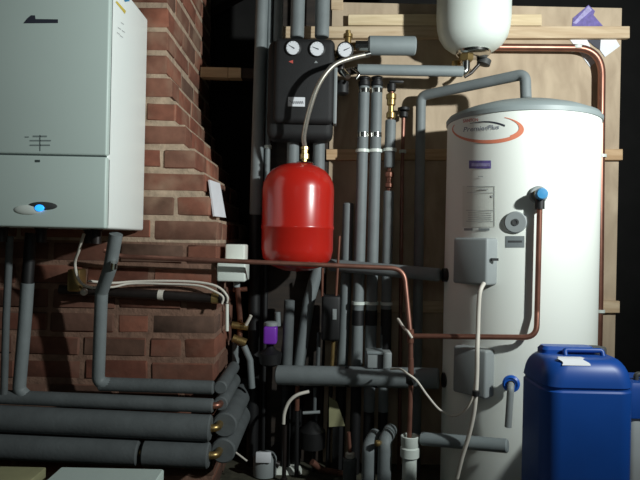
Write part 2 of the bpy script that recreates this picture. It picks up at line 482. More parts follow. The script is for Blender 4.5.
def cyl(th, z, r): return Vector((CX+math.sin(th)*r, CY-math.cos(th)*r, z))
def onc(px, py, off=0.001):
    th, z = hit(px, py, CR+off); return cyl(th, z, CR+off)
def cpatch(bm, px0, py0, px1, py1, off=0.001, n=10):
    rows = []
    for j in range(2):
        py = py0 if j == 0 else py1
        rows.append([bm.verts.new(onc(px0+(px1-px0)*i/n, py, off)) for i in range(n+1)])
    for i in range(n): bm.faces.new((rows[0][i], rows[0][i+1], rows[1][i+1], rows[1][i]))
    return bm
def quadc(bm, pts, off): return poly(bm, [onc(x, y, off) for x, y in pts])
# emblem
bm = new()
N_ = 60; prev = None
for i in range(N_+1):
    t = math.radians(-62 + i*(62+200)/N_)           # clockwise from upper right to left
    ox = 488 + 36*math.cos(t); oy = 129.5 + 14*math.sin(t)
    w = 6.2*max(0.14, math.sin(PI*min(1, max(0, (i/N_)*0.9+0.06)))**1.5)*(1.0 if i < N_*0.4 else 0.75)
    ix = 488 + (36-w*1.3)*math.cos(t); iy = 129.5 + (14-w*0.8)*math.sin(t)
    a = bm.verts.new(onc(ox, oy)); b = bm.verts.new(onc(ix, iy))
    if prev: bm.faces.new((prev[0], a, b, prev[1]))
    prev = (a, b)
part('oval_emblem', bm, M['orange'], cy, 'orange oval swoosh', smooth=False)
bm = new(); prev = None
for i in range(21):
    t = i/20; x = 470+35*t; y = 123.5 - 3.2*math.sin(PI*t*0.75) + 4.5*t*t
    w = 0.25 + 0.7*t
    a = bm.verts.new(onc(x, y-w)); b = bm.verts.new(onc(x, y+w))
    if prev: bm.faces.new((prev[0], a, b, prev[1]))
    prev = (a, b)
part('dark_swoosh', bm, M['ink'], cy, 'thin dark swoosh over the name', smooth=False)
def ctext(s, px, py, wpx, m, name, off=0.0012, shear=0, bold=False, hs=1.0, slope=0.0):
    k = 1/F*1.95
    bm = new()
    def fn(x, y):
        # width in photo pixels
        return onc(px + x, py - y + slope*x, off)
    place_text(bm, s, wpx, fn, shear, bold, hs)
    return part(name, bm, m, cy, smooth=False)
ctext('SANTON', 470.5, 120.5, 15, M['redink'], 'maker_name', bold=True, hs=1.2, slope=-0.09)
ctext('PremierPlus', 481, 128.4, 36, M['slate'], 'model_name', shear=0.2, hs=0.9, slope=-0.08)
part('purple_badge', cpatch(new(), 469, 160.5, 491, 168.5, 0.001), M['violet'], cy, 'small purple sticker', smooth=False)
part('badge_text_strip', cpatch(new(), 471.5, 163.2, 490, 166.3, 0.0016), M['lilac'], cy, smooth=False)
bm = new()
for (x0, y0, x1, y1) in ((467, 186, 495, 186.7), (494.3, 186, 495, 226), (467, 192.4, 494, 192.9), (466, 210, 494, 210.6), (466, 221, 494, 221.5),
                         (479, 188.6, 488, 190.2), (491, 195, 493.4, 197.5), (478, 176, 483, 177)):
    cpatch(bm, x0, y0, x1, y1, 0.0022, 10)
for y in (212.5, 214.8, 217, 219): cpatch(bm, 468, y, 492, y+0.6, 0.0022, 10)
part('rating_print', bm, M['palegrey'], cy, 'faint grey print of the rating label', smooth=False)
part('rating_label', cpatch(new(), 462.5, 186, 495.5, 227, 0.0008, 16), M['cream'], cy, 'pale rating label', smooth=False)
part('printed_word', cpatch(new(), 464, 228.2, 472.5, 230.6, 0.0016, 3), M['grey'], cy, smooth=False)
part('printed_word', cpatch(new(), 478.5, 228.2, 489.5, 230.6, 0.0016, 3), M['grey'], cy, smooth=False)
part('data_plate', cpatch(new(), 505.5, 236, 524.5, 247.5, 0.001), M['lag'], cy, 'small grey data plate', smooth=False)
part('data_plate_text', cpatch(new(), 508, 240.5, 522, 242.5, 0.0016), M['darkgrey'], cy, smooth=False)
# round thermometer plug
th, z = hit(515.5, 222.3); nrm = Vector((math.sin(th), -math.cos(th), 0)); c0 = cyl(th, z, CR-0.004)
dial = part('plug_disc', lathe(new(), [(0.0345, 0), (0.0345, 0.009), (0.031, 0.012), (0, 0.012)], c0, nrm, 32), M['grey'], cy, 'round grey plug')
part('plug_centre', lathe(new(), [(0.011, 0.011), (0.011, 0.0145), (0.006, 0.0145), (0.006, 0.0125), (0, 0.0125)], c0, nrm, 16), M['darkgrey'], dial)
def cbox(name, px0, py0, px1, py1, depth, m, label, bev=0.008):
    """a box standing out of the cylinder wall, squared to the local normal"""
    th0, z0 = hit(px0, (py0+py1)/2); th1, z1 = hit(px1, (py0+py1)/2)
    thm = (th0+th1)/2; zt = hit((px0+px1)/2, py0)[1]; zb = hit((px0+px1)/2, py1)[1]
    hw = CR*math.sin((th1-th0)/2)
    o = new(); box(o, -hw, hw, -depth, 0.03, zb, zt, bev, 3)
    R = Matrix.Rotation(thm, 4, 'Z'); base = cyl(thm, 0, CR)
    for v in o.verts: v.co = base + (R @ v.co)
    return part(name, o, m, cy, label), thm
ib, th_i = cbox('immersion_cover', 463, 238, 497, 284, 0.05, M['grey'], 'grey cover box over the upper heater')
o = new(); t0, z0 = hit(486, 259)
part('cover_slot', box(new(), *(lambda p: (p.x-0.009, p.x+0.012, p.y-0.0515, p.y-0.04, p.z-0.004, p.z+0.004))(cyl(*hit(490, 259), CR))), M['black'], ib, smooth=False)
lb, th_l = cbox('lower_cover', 461, 347, 494, 394, 0.04, M['grey'], 'grey cover box over the lower thermostat')
# temperature relief valve
th, z = hit(538, 195); nrm = Vector((math.sin(th), -math.cos(th), 0)); cv = cyl(th, z, CR)
part('valve_collar', lathe(new(), [(0.028, -0.01), (0.028, 0.006), (0.024, 0.010), (0, 0.010)], cv, nrm, 28), M['grey'], cy, 'round grey collar')
vb = part('valve_body', lathe(new(), [(0.012, 0), (0.012, 0.014), (0.017, 0.016), (0.017, 0.034), (0.013, 0.036)], cv, nrm, 20), M['brass'], cy)
part('valve_cap', lathe(new(), [(0.012, 0.034), (0.0185, 0.037), (0.0185, 0.05), (0.015, 0.056), (0, 0.057)], cv, nrm, 24), M['sky'], vb, 'blue valve cap')
VO = cv + nrm*0.025
part('valve_elbow', tube(new(), [VO, VO+Vector((0, 0, -0.045))], 0.0145, 16), M['black'], vb, 'dark outlet of the valve')
# cold inlet with blue cap, low on the right
th, z = hit(512, 381); n2 = Vector((math.sin(th), -math.cos(th), 0)); ci_ = cyl(th, z, CR)
db = part('drain_valve', lathe(new(), [(0.012, -0.005), (0.012, 0.05)], ci_, n2, 16), M['chrome'], cy)
part('blue_handwheel', lathe(new(), [(0.02, 0.03), (0.026, 0.033), (0.026, 0.044), (0.02, 0.048), (0.016, 0.044), (0, 0.044)], ci_, n2, 24), M['bluecap'], db, 'blue round cap')
part('drain_spout', tube(new(), fillet([ci_+n2*0.044, ci_+n2*0.06+Vector((0.0, 0, -0.012)), ci_+n2*0.05+Vector((-0.006, 0, -0.13))], 0.02), 0.0105, 14), M['grey'], db, 'pale grey spout')
# side sockets
for px, py, rr in ((446, 275, 0.024), (446, 380, 0.026)):
    a = at(px, py, 2.11)
    part('side_socket', tube(new(), [(a.x+0.03, 2.11, a.z), (a.x-0.012, 2.11, a.z)], rr, 18), M['black'], cy, 'black side connection')

# ------------------------------------------------------------------ pipes
def pipe(name, m, path, r, label, cat='pipe', rad=0.03, Y=None, group=None, seg=18, edge=0.0):
    pts = [at(*p) if len(p) == 3 and p[0] > 3 and not isinstance(p, Vector) else Vector(p) for p in path]
    o = new(); tube(o, fillet(pts, rad), r, seg, True, edge)
    return single(name, o, m, label, cat, group=group)

LG = 'insulated_pipe'
def pipe2(name, m, path, low, r, label, edge=0.003):
    """upright whose lower length is painted black in place of shade"""
    P = [at(*p) for p in path]; Q = [at(*p) for p in low]
    t = thing(name, label, 'pipe', (Q[-1].x, Q[-1].y, max(0, Q[-1].z)))
    part('upper_length', tube(new(), fillet(P, 0.03), r, 18, edge=edge), m, t)
    part('sleeve_and_shade', tube(new(), fillet([P[-1]] + Q, 0.03), r*0.96, 16), M['black'], t, 'lower length blackened as shade')  # black here is the gloom near the floor, painted on the pipe
    return t
# uprights on the left of the board
pipe2(LG, M['lag'], [(262.5, -12, 2.39), (255.5, 215, 2.39)], [(252, 472, 2.39)], 0.0245, 'leftmost dark lagged upright pipe beside the red vessel', edge=.003)
pipe2('thin_pipe', M['lag'], [(270.5, -12, 2.40), (266.5, 200, 2.40)], [(263, 472, 2.40)], 0.011, 'thin grey upright pipe with a white clip left of the red vessel')
pipe(LG, M['lag'], [(279, -12, 2.40), (277.5, 60, 2.40)], 0.019, 'lagged pipe entering behind left edge of the black pump station', edge=.003)
# pipes through the pump station
pipe(LG, M['lag'], [(298.3, -12, 2.31), (297, 38, 2.31)], 0.027, 'lagged pipe rising from above the left gauge of the pump station', edge=.003)
pipe(LG, M['lag'], [(323, -12, 2.31), (321.8, 37.5, 2.31)], 0.028, 'lagged pipe rising from above the right gauge of the pump station', edge=.003)
pipe(LG, M['lag'], [(293.2, 134, 2.362), (292, 270, 2.362)], 0.024, 'left lagged pipe coming out under the pump station behind the red vessel', edge=.003)
pipe2(LG, M['lag'], [(319, 134, 2.365), (317.5, 270, 2.365), (309, 300, 2.365), (299, 366, 2.365)], [(294, 472, 2.365)], 0.024, 'right lagged pipe from under the pump station passing behind the red vessel', edge=.003)
pipe2(LG, M['lagdark'], [(289.5, 300, 2.33), (286.5, 372, 2.33)], [(285, 472, 2.33)], 0.021, 'olive grey lagged pipe standing right of the purple valve head', edge=.003)
# three clipped uprights
E = [(364.5, 88, 2.32), (355.5, 346, 2.32)]
EF = {}
for (x0, x1, xb, lab) in ((364.2, 357.2, 354, 'left one of the three clipped lagged uprights'), (377.0, 370.6, 367.5, 'middle one of the three clipped lagged uprights')):
    t = thing(LG, lab, 'pipe', (at(xb, 470, 2.32).x, 2.32, 0))
    k = (x1-x0)*385/259
    xe = 372 if x0 < 370 else 412
    part('lagging', tube(new(), [at(x0, 86, 2.32), at(x1, 345, 2.32), at(x1+(xb-x1)*(xe-345)/126, xe, 2.32)], 0.0215, 18, edge=.004), M['lag'], t)
    part('sleeve_and_shade', tube(new(), [at(x1+(xb-x1)*(xe-346)/126, xe-1, 2.32), at(xb, 473, 2.32)], 0.0205, 16), M['black'], t, 'lower length blackened as shade')  # shade low down painted as a black length
    for yb in (91, 135): part('foil_band', tube(new(), [at(x0+k*(yb-86)/385*0.9, yb-2.2, 2.32), at(x0+k*(yb-86)/385*0.9, yb+2.2, 2.32)], 0.0225, 18), M['chrome'], t, 'shiny foil band')
    xm = x0 + (x1-x0)*(318-86)/(345-86)
    part('sleeve_and_shade', tube(new(), [at(xm+0.2, 310, 2.32), at(xm-0.2, 325, 2.32)], 0.023, 18), M['black'], t, 'black sleeve')
    a = at(x0, 86.5, 2.32)
    part('cap', lathe(new(), [(0.02, 0), (0.023, 0.003), (0.023, 0.018), (0.018, 0.020), (0.018, 0.026), (0.022, 0.028), (0.022, 0.036), (0.012, 0.039)], a, seg=20), M['black'], t, 'black cap')
g = thing(LG, 'right one of the three clipped lagged uprights, with bare brass valve', 'pipe', at(386, 312, 2.32))
part('copper_core', tube(new(), [at(391.6, 92, 2.32), at(385.7, 315, 2.32)], 0.009, 14), M['copper'], g, 'bare copper core')
part('lagging', tube(new(), [at(390.6, 120, 2.32), at(389.4, 168, 2.32)], 0.0205, 18, edge=.003), M['lag'], g)
part('lagging', tube(new(), [at(388.8, 191, 2.32), at(386, 312, 2.32), at(383, 412, 2.32)], 0.0195, 18, edge=.003), M['lag'], g)
part('sleeve_and_shade', tube(new(), [at(383, 411, 2.32), at(381, 473, 2.32)], 0.0185, 16), M['black'], g, 'lower length blackened as shade')  # black bottom length stands for the dark near the floor
part('sleeve_and_shade', tube(new(), [at(386.3, 309, 2.32), at(385.2, 368, 2.32)], 0.021, 18), M['black'], g, 'black sleeve')
part('brass_valve', lathe(new(), [(0.012, 0), (0.017, 0.004), (0.017, 0.018), (0.012, 0.022), (0.012, 0.04), (0.018, 0.043), (0.018, 0.06), (0.012, 0.064)], at(389.1, 188, 2.32), seg=12), M['copper'], g, 'bare compression joint')
part('brass_valve', lathe(new(), [(0.012, 0), (0.018, 0.004), (0.018, 0.022), (0.011, 0.026), (0.011, 0.05), (0.017, 0.054), (0.017, 0.075), (0.02, 0.078), (0.02, 0.095), (0.012, 0.1)], at(390.8, 119, 2.32), seg=12), M['brass'], g, 'brass isolating valve')
hw = thing('isolating_valve', 'black lever valve on top of the right clipped upright', 'valve', at(391.5, 92, 2.32))
a = at(391.5, 92, 2.32)
part('body', lathe(new(), [(0.013, 0), (0.017, 0.004), (0.017, 0.03), (0.01, 0.034)], a, seg=14), M['black'], hw)
part('lever', box(new(), a.x-0.01, a.x+0.045, a.y-0.012, a.y+0.008, a.z+0.034, a.z+0.044, 0.003), M['black'], hw)
hv = thing('gate_valve', 'small black hand valve on bare copper pipe right of the clipped uprights', 'valve', at(403.5, 116, 2.38))
a = at(403.5, 118, 2.38)
part('body', lathe(new(), [(0.012, 0), (0.018, 0.004), (0.018, 0.022), (0.01, 0.026)], a, seg=14), M['black'], hv)
part('handle', lathe(new(), [(0.008, 0.026), (0.024, 0.03), (0.024, 0.04), (0.012, 0.044)], a, seg=16), M['black'], hv)
pipe('copper_pipe', M['brown'], [(403.5, 118, 2.38), (402, 172, 2.38), (399, 470, 2.38)], 0.0075, 'bare copper upright with black hand valve right of lagged uprights')
pipe2(LG, M['lag'], [(348.3, 203, 2.36), (345.5, 300, 2.36), (342, 368, 2.36)], [(338, 472, 2.36)], 0.0215, 'short lagged upright between the red vessel and clipped uprights', edge=.004)

# clips
def clip(px, py, Y, r, label, wall=BY-0.0225, m='white'):
    a = at(px, py, Y); o = new()
    lathe(o, [(r+0.0005, -0.006), (r+0.005, -0.006), (r+0.005, 0.006), (r+0.0005, 0.006), (r+0.0005, -0.006)], a, seg=20, cap=False)
    if wall > a.y+r: box(o, a.x-0.006, a.x+0.006, a.y+r+0.002, wall, a.z-0.006, a.z+0.006)
    return single('pipe_clip', o, M[m], label, 'pipe clip', group='white pipe clips')
clip(362.4, 151, 2.32, 0.0215, 'upper white clip on the left clipped lagged upright')
clip(375.4, 151, 2.32, 0.0215, 'upper white clip on the middle clipped lagged upright')
clip(390.0, 150, 2.32, 0.0205, 'upper white clip on the right clipped lagged upright')
clip(402.6, 151.5, 2.38, 0.009, 'small white clip on the bare copper upright')
clip(358.4, 303, 2.32, 0.0215, 'lower white clip on the left clipped lagged upright')
clip(371.6, 303, 2.32, 0.0215, 'lower white clip on the middle clipped lagged upright')
clip(386.3, 303.5, 2.32, 0.0195, 'lower white clip on the right clipped lagged upright')
clip(267.5, 147, 2.40, 0.011, 'white clip on the thin pipe left of the red vessel', wall=2.439)

# horizontals
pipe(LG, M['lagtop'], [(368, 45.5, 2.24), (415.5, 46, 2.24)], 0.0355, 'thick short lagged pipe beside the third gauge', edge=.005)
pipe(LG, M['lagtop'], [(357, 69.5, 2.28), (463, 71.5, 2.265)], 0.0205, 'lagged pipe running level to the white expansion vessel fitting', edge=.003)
pm = thing(LG, 'lagged pipe bent over from the cylinder lid and down beside its shoulder', 'pipe', at(421, 150, 2.38))
part('lagging', tube(new(), fillet([at(526, 99, 2.12), at(525, 74, 2.13), at(421, 96, 2.36), Vector((at(420, 250, 2.36).x, 2.36, 0.0))], 0.028), 0.0195, 18, edge=.003), M['lag'], pm)
a = at(526, 99, 2.12)
part('lid_sleeve', lathe(new(), [(0.021, 0), (0.021, 0.022), (0.020, 0.024)], Vector((a.x, a.y, TOP+0.058)), seg=18), M['chrome'], pm, 'shiny collar at the lid')
pipe(LG, M['lag'], [(330, 265, 2.34), (440.5, 275, 2.11)], 0.0235, 'lagged pipe joining the cylinder side just above mid height', edge=.006)
po = thing(LG, 'thick lagged level pipe joining the cylinder side low down', 'pipe', at(358, 386, 2.2))
part('lagging', tube(new(), [at(277, 375, 2.26), at(439, 378.5, 2.11)], 0.0365, 24, edge=.006), M['lag'], po)
for x in (348, 376):
    t = (x-277)/(439-277); Yp = 2.26+(2.11-2.26)*t
    a = at(x, 375+3.5*t, Yp); dirv = (at(439, 378.5, 2.11)-at(277, 375, 2.26)).normalized()
    part('black_ring', tube(new(), [a-dirv*0.007, a+dirv*0.007], 0.038, 24), M['black'], po, 'black ring round the lagging')  # black ring drawn around the lagging
pipe(LG, M['lagtop'], [(421, 438.5, 1.955), (508, 446, 1.825)], 0.0215, 'lowest lagged pipe running from the white waste pipe towards blue can', edge=.004)  # paler lagging puts extra light on this pipe into its colour

# discharge copper
cp = thing('copper_discharge_pipe', 'long thin copper pipe crossing in front of the red vessel to white waste pipe', 'pipe', at(409, 440, 1.96))
TEE = at(410.5, 336, 1.95)
part('main_run', tube(new(), fillet([at(104, 250, 1.97), at(122, 256.5, 1.99), at(404, 268.5, 1.99), TEE, at(411, 378, 1.96), at(409, 444, 1.96)], 0.05), 0.0082, 14), M['brown'], cp)
part('branch', tube(new(), fillet([TEE, at(536.5, 337.5, 1.825), Vector((VO.x-0.001, VO.y, VO.z-0.36)), VO+Vector((0, 0, -0.044))], 0.045), 0.0085, 14), M['copper'], cp, 'branch up to the blue capped valve')
part('tee_fitting', tube(new(), [TEE+Vector((0, 0, 0.022)), TEE+Vector((0, 0, -0.022))], 0.011, 14), M['copper'], cp)
part('elbow_fitting', tube(new(), [at(410.8, 358, 1.955), at(410.9, 374, 1.96)], 0.0095, 14), M['brown'], cp)
part('bottom_joint', lathe(new(), [(0.009, 0), (0.016, 0.006), (0.016, 0.028), (0.009, 0.032)], at(410.8, 385, 1.96), seg=8), M['black'], cp, 'dark joint')
# white waste pipe
wp = thing('waste_pipe', 'white plastic waste pipe with open tundish top standing on the floor', 'waste pipe', (TEE.x-0.004, 1.96, 0))
a = at(409.5, 480, 1.96); zt = at(409.5, 436, 1.96).z
c = (at(409.5, 460, 1.96).x, 1.96, 0)
part('pipe', lathe(new(), [(0.0235, 0), (0.0235, zt-0.06)], c, seg=28), M['waste'], wp)
part('collar', lathe(new(), [(0.027, zt-0.07), (0.031, zt-0.066), (0.031, zt-0.038), (0.027, zt-0.034), (0.0275, zt-0.032), (0.029, zt-0.028), (0.030, zt), (0.027, zt+0.002), (0.022, zt), (0.022, zt-0.03), (0.001, zt-0.03)], c, seg=28, cap=False), M['waste'], wp)
# right copper pipe
cr_ = thing('copper_riser', 'thick copper pipe bending down the right side of the cylinder', 'pipe', at(600, 350, 2.39))
part('pipe', tube(new(), fillet([at(470, 47, 2.39), at(602, 48, 2.39), at(599.5, 300, 2.39), Vector((at(599, 300, 2.39).x, 2.39, 0.0))], 0.11, 10), 0.0145, 18), M['copper'], cr_)
clip(577, 47.5, 2.39, 0.0145, 'white clip on the copper pipe below the leaflet', wall=BY-0.001)
clip(601.5, 156, 2.39, 0.0145, 'white clip on thick copper pipe beside the middle batten block', wall=BY-0.0225)
clip(599.8, 311, 2.39, 0.0145, 'white clip on thick copper pipe just above the blue can', wall=BY-0.0225)

# ------------------------------------------------------------------ white expansion vessel (upper right)
VX = at(473, 40, 2.27)
wv = thing('expansion_vessel', 'white expansion vessel hung upside down above the cylinder', 'expansion vessel', (VX.x, 2.27, at(473, 52, 2.27).z))
zb = at(473, 53.5, 2.27).z
R_ = 0.138
prof = [(0.02, 0), (0.05, 0.003), (0.085, 0.014), (0.110, 0.034), (0.127, 0.062), (0.135, 0.095), (R_, 0.13), (R_, 0.4), (0.13, 0.45), (0.09, 0.49), (0, 0.51)]
part('shell', lathe(new(), [(r, z+zb) for r, z in prof], (VX.x, 2.27, 0), seg=64), M['white'], wv)
part('wall_strap', box(new(), VX.x-0.03, VX.x+0.03, 2.27+R_-0.004, BY-0.0005, zb+0.2, zb+0.24), M['white'], wv)
part('bottom_flange', lathe(new(), [(0.056, zb-0.010), (0.064, zb-0.004), (0.064, zb+0.006), (0.05, zb+0.012)], (VX.x+0.002, 2.268, 0), seg=32), M['chrome'], wv)
cxn = at(466, 62, 2.265)
el = part('elbow_connector', tube(new(), fillet([(cxn.x, 2.265, zb), (cxn.x, 2.265, at(466, 71.5, 2.265).z), at(461, 71.4, 2.265)], 0.015), 0.0155, 16), M['chrome'], wv, 'chrome elbow')
part('union_nut', lathe(new(), [(0.024, -0.006), (0.028, 0), (0.028, 0.018), (0.024, 0.022)], (cxn.x, 2.265, zb-0.026), seg=6), M['brass'], el)
a = at(479, 63, 2.32)
part('hanging_bracket', tube(new(), fillet([(a.x-0.01, 2.32, zb+0.004), (a.x+0.005, 2.32, zb-0.02), (a.x-0.03, 2.32, zb-0.06), (a.x-0.055, 2.32, zb-0.075)], 0.02), 0.007, 10), M['blackiron'], wv, 'dark bent bracket')
part('bleed_knob', lathe(new(), [(0.012, 0), (0.018, 0.004), (0.018, 0.02), (0.012, 0.024)], (at(456.5, 61, 2.31).x, 2.31, zb-0.04), (0, 0, 1), 12), M['brass'], wv)
part('drain_knob', lathe(new(), [(0.014, 0), (0.026, 0.004), (0.026, 0.025), (0.014, 0.03)], (at(483, 58, 2.32).x, 2.32, zb-0.03), (0.3, 0, 1), 14), M['darkgrey'], wv)

# ------------------------------------------------------------------ red vessel
rc = at(298, 210, 2.2); RX = rc.x
z1 = at(298, 262, 2.2).z; z2 = at(298, 163, 2.2).z
rv = thing('expansion_vessel', 'glossy red expansion vessel hanging under the black pump station', 'expansion vessel', (RX, 2.2, z1-0.02))
RR = 0.131
hh = z2 - z1
prof = [(0, -0.035), (0.05, -0.03), (0.10, -0.012), (0.124, 0.012), (RR, 0.045), (RR, 0.118), (RR+0.0025, 0.122), (RR+0.0025, 0.130), (RR, 0.134), (RR, hh-0.10), (0.128, hh-0.075), (0.117, hh-0.05), (0.098, hh-0.028), (0.07, hh-0.012), (0.035, hh-0.002), (0, hh)]
part('shell', lathe(new(), [(r, z+z1) for r, z in prof], (RX, 2.2, 0), seg=64), M['red'], rv)
part('top_flange', lathe(new(), [(0.03, 0), (0.034, 0.002), (0.030, 0.007), (0.012, 0.009)], (RX+0.02, 2.2, z2-0.004), seg=24), M['chrome'], rv, 'shiny top flange')
part('connector', lathe(new(), [(0.010, 0), (0.010, 0.01), (0.017, 0.012), (0.017, 0.03), (0.012, 0.033), (0.012, 0.045), (0.015, 0.047), (0.015, 0.056)], (RX+0.02, 2.2, z2+0.003), seg=8), M['brass'], rv, 'brass connector')
part('wall_bracket', box(new(), RX-0.02, RX+0.02, 2.2+RR-0.006, 2.4295, z1+0.16, z1+0.2), M['black'], rv)
hs = thing('flexible_hose', 'braided silver flexible hose arching from the gauge group to red vessel', 'hose', (RX+0.02, 2.2, z2+0.05))
pts = [Vector((RX+0.02, 2.2, z2+0.06)), at(304, 135, 2.18), at(309.5, 110, 2.15), at(319, 84, 2.13), at(333, 66, 2.13), at(350, 58.5, 2.14), at(367.5, 54.2, 2.15)]
part('braid', tube(new(), spline(pts, 8), 0.0088, 14), M['steel'], hs)
part('end_ferrule', tube(new(), [at(365, 54.8, 2.149), at(370, 53.6, 2.152)], 0.0105, 14), M['chrome'], hs)

# ------------------------------------------------------------------ pump station
PSY = 2.235
def smooth_box(bm, x0, x1, y0, y1, z0, z1, b): return box(bm, x0, x1, y0, y1, z0, z1, b, 4)
ps = thing('pump_station', 'black foam cased solar pump station with two white gauges', 'pump station', at(302, 136, 2.3))
a = at(268, 137, PSY); b = at(332, 37, PSY)
x0 = a.x-0.010; x1 = b.x+0.012; z0 = a.z; z1_ = b.z
part('case', smooth_box(new(), x0, x1, PSY+0.03, PSY+0.15, z0, z1_, 0.03), M['foamblack'], ps)
bm = new(); smooth_box(bm, x0+0.026, x1-0.0, PSY, PSY+0.06, z0+0.055, z1_-0.004, 0.022)
part('front_shell', bm, M['foamblack'], ps)
def gauge(parent, px, py, Y, r, ang, name='gauge', backY=0.02, back=True):
    c0 = at(px, py, Y)
    gz = part(name, lathe(new(), [(r*0.9, backY), (r+0.003, backY-0.002), (r+0.003, -0.003), (r, -0.005), (r-0.001, 0.0), (0, 0.0)], c0, (0, 1, 0) , 32) if False else
              lathe(new(), [(r*0.9, -backY), (r+0.0035, -backY+0.002), (r+0.0035, 0.004), (r, 0.006), (r-0.002, 0.001), (0, 0.001)], c0, (0, -1, 0), 32), M['black'], parent, 'round dial gauge')
    part('dial_face', lathe(new(), [(r-0.001, 0.0015), (r-0.001, 0.0025), (0, 0.0025)], c0, (0, -1, 0), 32), M['paper'], gz, 'white dial face')
    u = Vector((math.cos(ang), 0, math.sin(ang))); w = Vector((-u.z, 0, u.x))
    p = c0+Vector((0, -0.0035, 0)); L_ = r*0.72
    part('needle', poly(new(), [p-u*L_*0.3+w*0.0022, p+u*L_+w*0.0008, p+u*L_-w*0.0008, p-u*L_*0.3-w*0.0022]), M['ink'], gz, smooth=False)
    bm = new()
    for k in range(11):
        t = math.radians(-45+27*k); d_ = Vector((math.cos(t), 0, math.sin(t))); w2 = Vector((-d_.z, 0, d_.x))*0.0005
        q = c0+Vector((0, -0.003, 0)); poly(bm, [q+d_*r*0.78+w2, q+d_*r*0.92+w2, q+d_*r*0.92-w2, q+d_*r*0.78-w2])
    part('scale_marks', bm, M['ink'], gz, smooth=False)
    return gz
gauge(ps, 293.2, 48, PSY-0.002, 0.0265, math.radians(150))
gauge(ps, 317.2, 49, PSY-0.002, 0.0275, math.radians(160))
part('red_mark', poly(new(), [at(x, y, PSY-0.0008) for x, y in ((288.5, 61.5), (293, 60), (293, 63.5))]), M['redink'], ps, 'small red triangle', smooth=False)
part('grey_mark', poly(new(), [at(x, y, PSY-0.0008) for x, y in ((314, 63), (316, 60.5), (318, 63))]), M['grey'], ps, 'small grey triangle', smooth=False)
nl = part('name_label', box(new(), at(288, 101, PSY).x, at(305, 101, PSY).x, PSY-0.0015, PSY+0.001, at(296, 106.5, PSY).z, at(296, 97.2, PSY).z), M['paper'], ps, 'white label with dark script', smooth=False)
bm = new()
pts = [at(289.5+14*i/40, 102.5 + (1.4*math.sin(i*1.15) if i > 5 else -2+i*0.3), PSY-0.002) for i in range(41)]
tube(bm, pts, 0.0008, 6)
part('script', bm, M['ink'], nl)
part('side_plate', box(new(), x1-0.001, x1+0.012, PSY+0.03, PSY+0.09, z0+0.06, z1_-0.09, 0.004), M['grey'], ps, 'grey edge strip')

# safety group right of the station
sg = thing('safety_valve_group', 'brass safety group with the third white gauge right of the pump station', 'valve', at(345, 68, 2.26))
gy = 2.235
gauge(sg, 345.2, 50, gy, 0.0275, math.radians(25))
part('brass_manifold', tube(new(), fillet([at(337, 58, gy+0.05), at(346, 47, gy+0.045), at(362, 45.5, gy+0.012)], 0.02), 0.0145, 16), M['brass'], sg)
part('nipple', tube(new(), [at(356, 45.5, gy+0.015), at(370, 45.5, gy+0.006)], 0.019, 8), M['chrome'], sg)
part('top_fitting', lathe(new(), [(0.013, -0.045), (0.013, 0.0), (0.018, 0.002), (0.018, 0.014), (0.01, 0.017), (0.01, 0.028)], at(348, 38, gy+0.045), seg=12), M['brass'], sg)
part('lower_tube', tube(new(), fillet([at(340, 52, gy+0.05), at(341, 74, gy+0.05), at(356, 70, gy+0.09)], 0.02), 0.015, 14), M['blackiron'], sg)
part('drain_cock', tube(new(), [at(343, 71, gy+0.035), at(348, 77, gy+0.005)], 0.011, 12), M['chrome'], sg, 'chrome drain cock')
part('lever', tube(new(), fillet([at(352, 68, gy+0.02), at(360, 74, gy), at(356, 79, gy)], 0.01), 0.0055, 10), M['chrome'], sg)
part('black_body', lathe(new(), [(0.016, 0), (0.026, 0.006), (0.026, 0.05), (0.016, 0.056)], at(342, 95, gy+0.08), seg=20), M['black'], sg)

# ------------------------------------------------------------------ pipes below the boiler & lagged stack
pt = thing(LG, 'lagged boiler pipe with a kink, right of the two hanging under the boiler', 'pipe', at(104, 395, 1.9))
SIDE = -0.318
def Zof(px, py, Y): return at(px, py, Y).z
zA = Zof(150, 385, 1.97)
part('drop_lagging', tube(new(), fillet([at(116, 234, 1.84), at(110, 268, 1.87), at(101.5, 292, 1.92), at(98, 383, 1.965), (at(100, 385, 1.97).x+0.05, 1.97, zA)], 0.03), 0.0205, 18), M['lag'], pt)
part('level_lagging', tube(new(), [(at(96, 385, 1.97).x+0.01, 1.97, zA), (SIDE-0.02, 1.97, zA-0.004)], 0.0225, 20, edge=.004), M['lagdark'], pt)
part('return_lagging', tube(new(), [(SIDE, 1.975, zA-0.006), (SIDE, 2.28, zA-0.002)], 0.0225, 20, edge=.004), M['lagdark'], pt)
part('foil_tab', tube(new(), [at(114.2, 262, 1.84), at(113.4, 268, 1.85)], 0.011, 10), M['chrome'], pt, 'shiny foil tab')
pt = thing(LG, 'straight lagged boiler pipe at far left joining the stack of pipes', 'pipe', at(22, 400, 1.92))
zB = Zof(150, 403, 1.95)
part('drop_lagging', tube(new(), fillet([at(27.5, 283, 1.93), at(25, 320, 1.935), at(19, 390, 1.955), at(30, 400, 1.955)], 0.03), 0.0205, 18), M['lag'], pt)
part('upper_length', tube(new(), [at(31, 233, 1.93), at(27.3, 286, 1.93)], 0.018, 16), M['black'], pt, 'upper length blackened as boiler shadow')  # boiler's shadow painted onto the pipe as a black length
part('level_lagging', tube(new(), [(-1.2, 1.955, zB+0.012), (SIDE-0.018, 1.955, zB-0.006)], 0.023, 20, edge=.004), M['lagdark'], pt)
part('copper_elbow', tube(new(), fillet([(SIDE-0.05, 1.955, zB-0.006), (SIDE, 1.955, zB-0.006), (SIDE, 2.0, zB-0.006)], 0.02), 0.011, 14), M['copper'], pt, 'bare copper elbow in the gap')
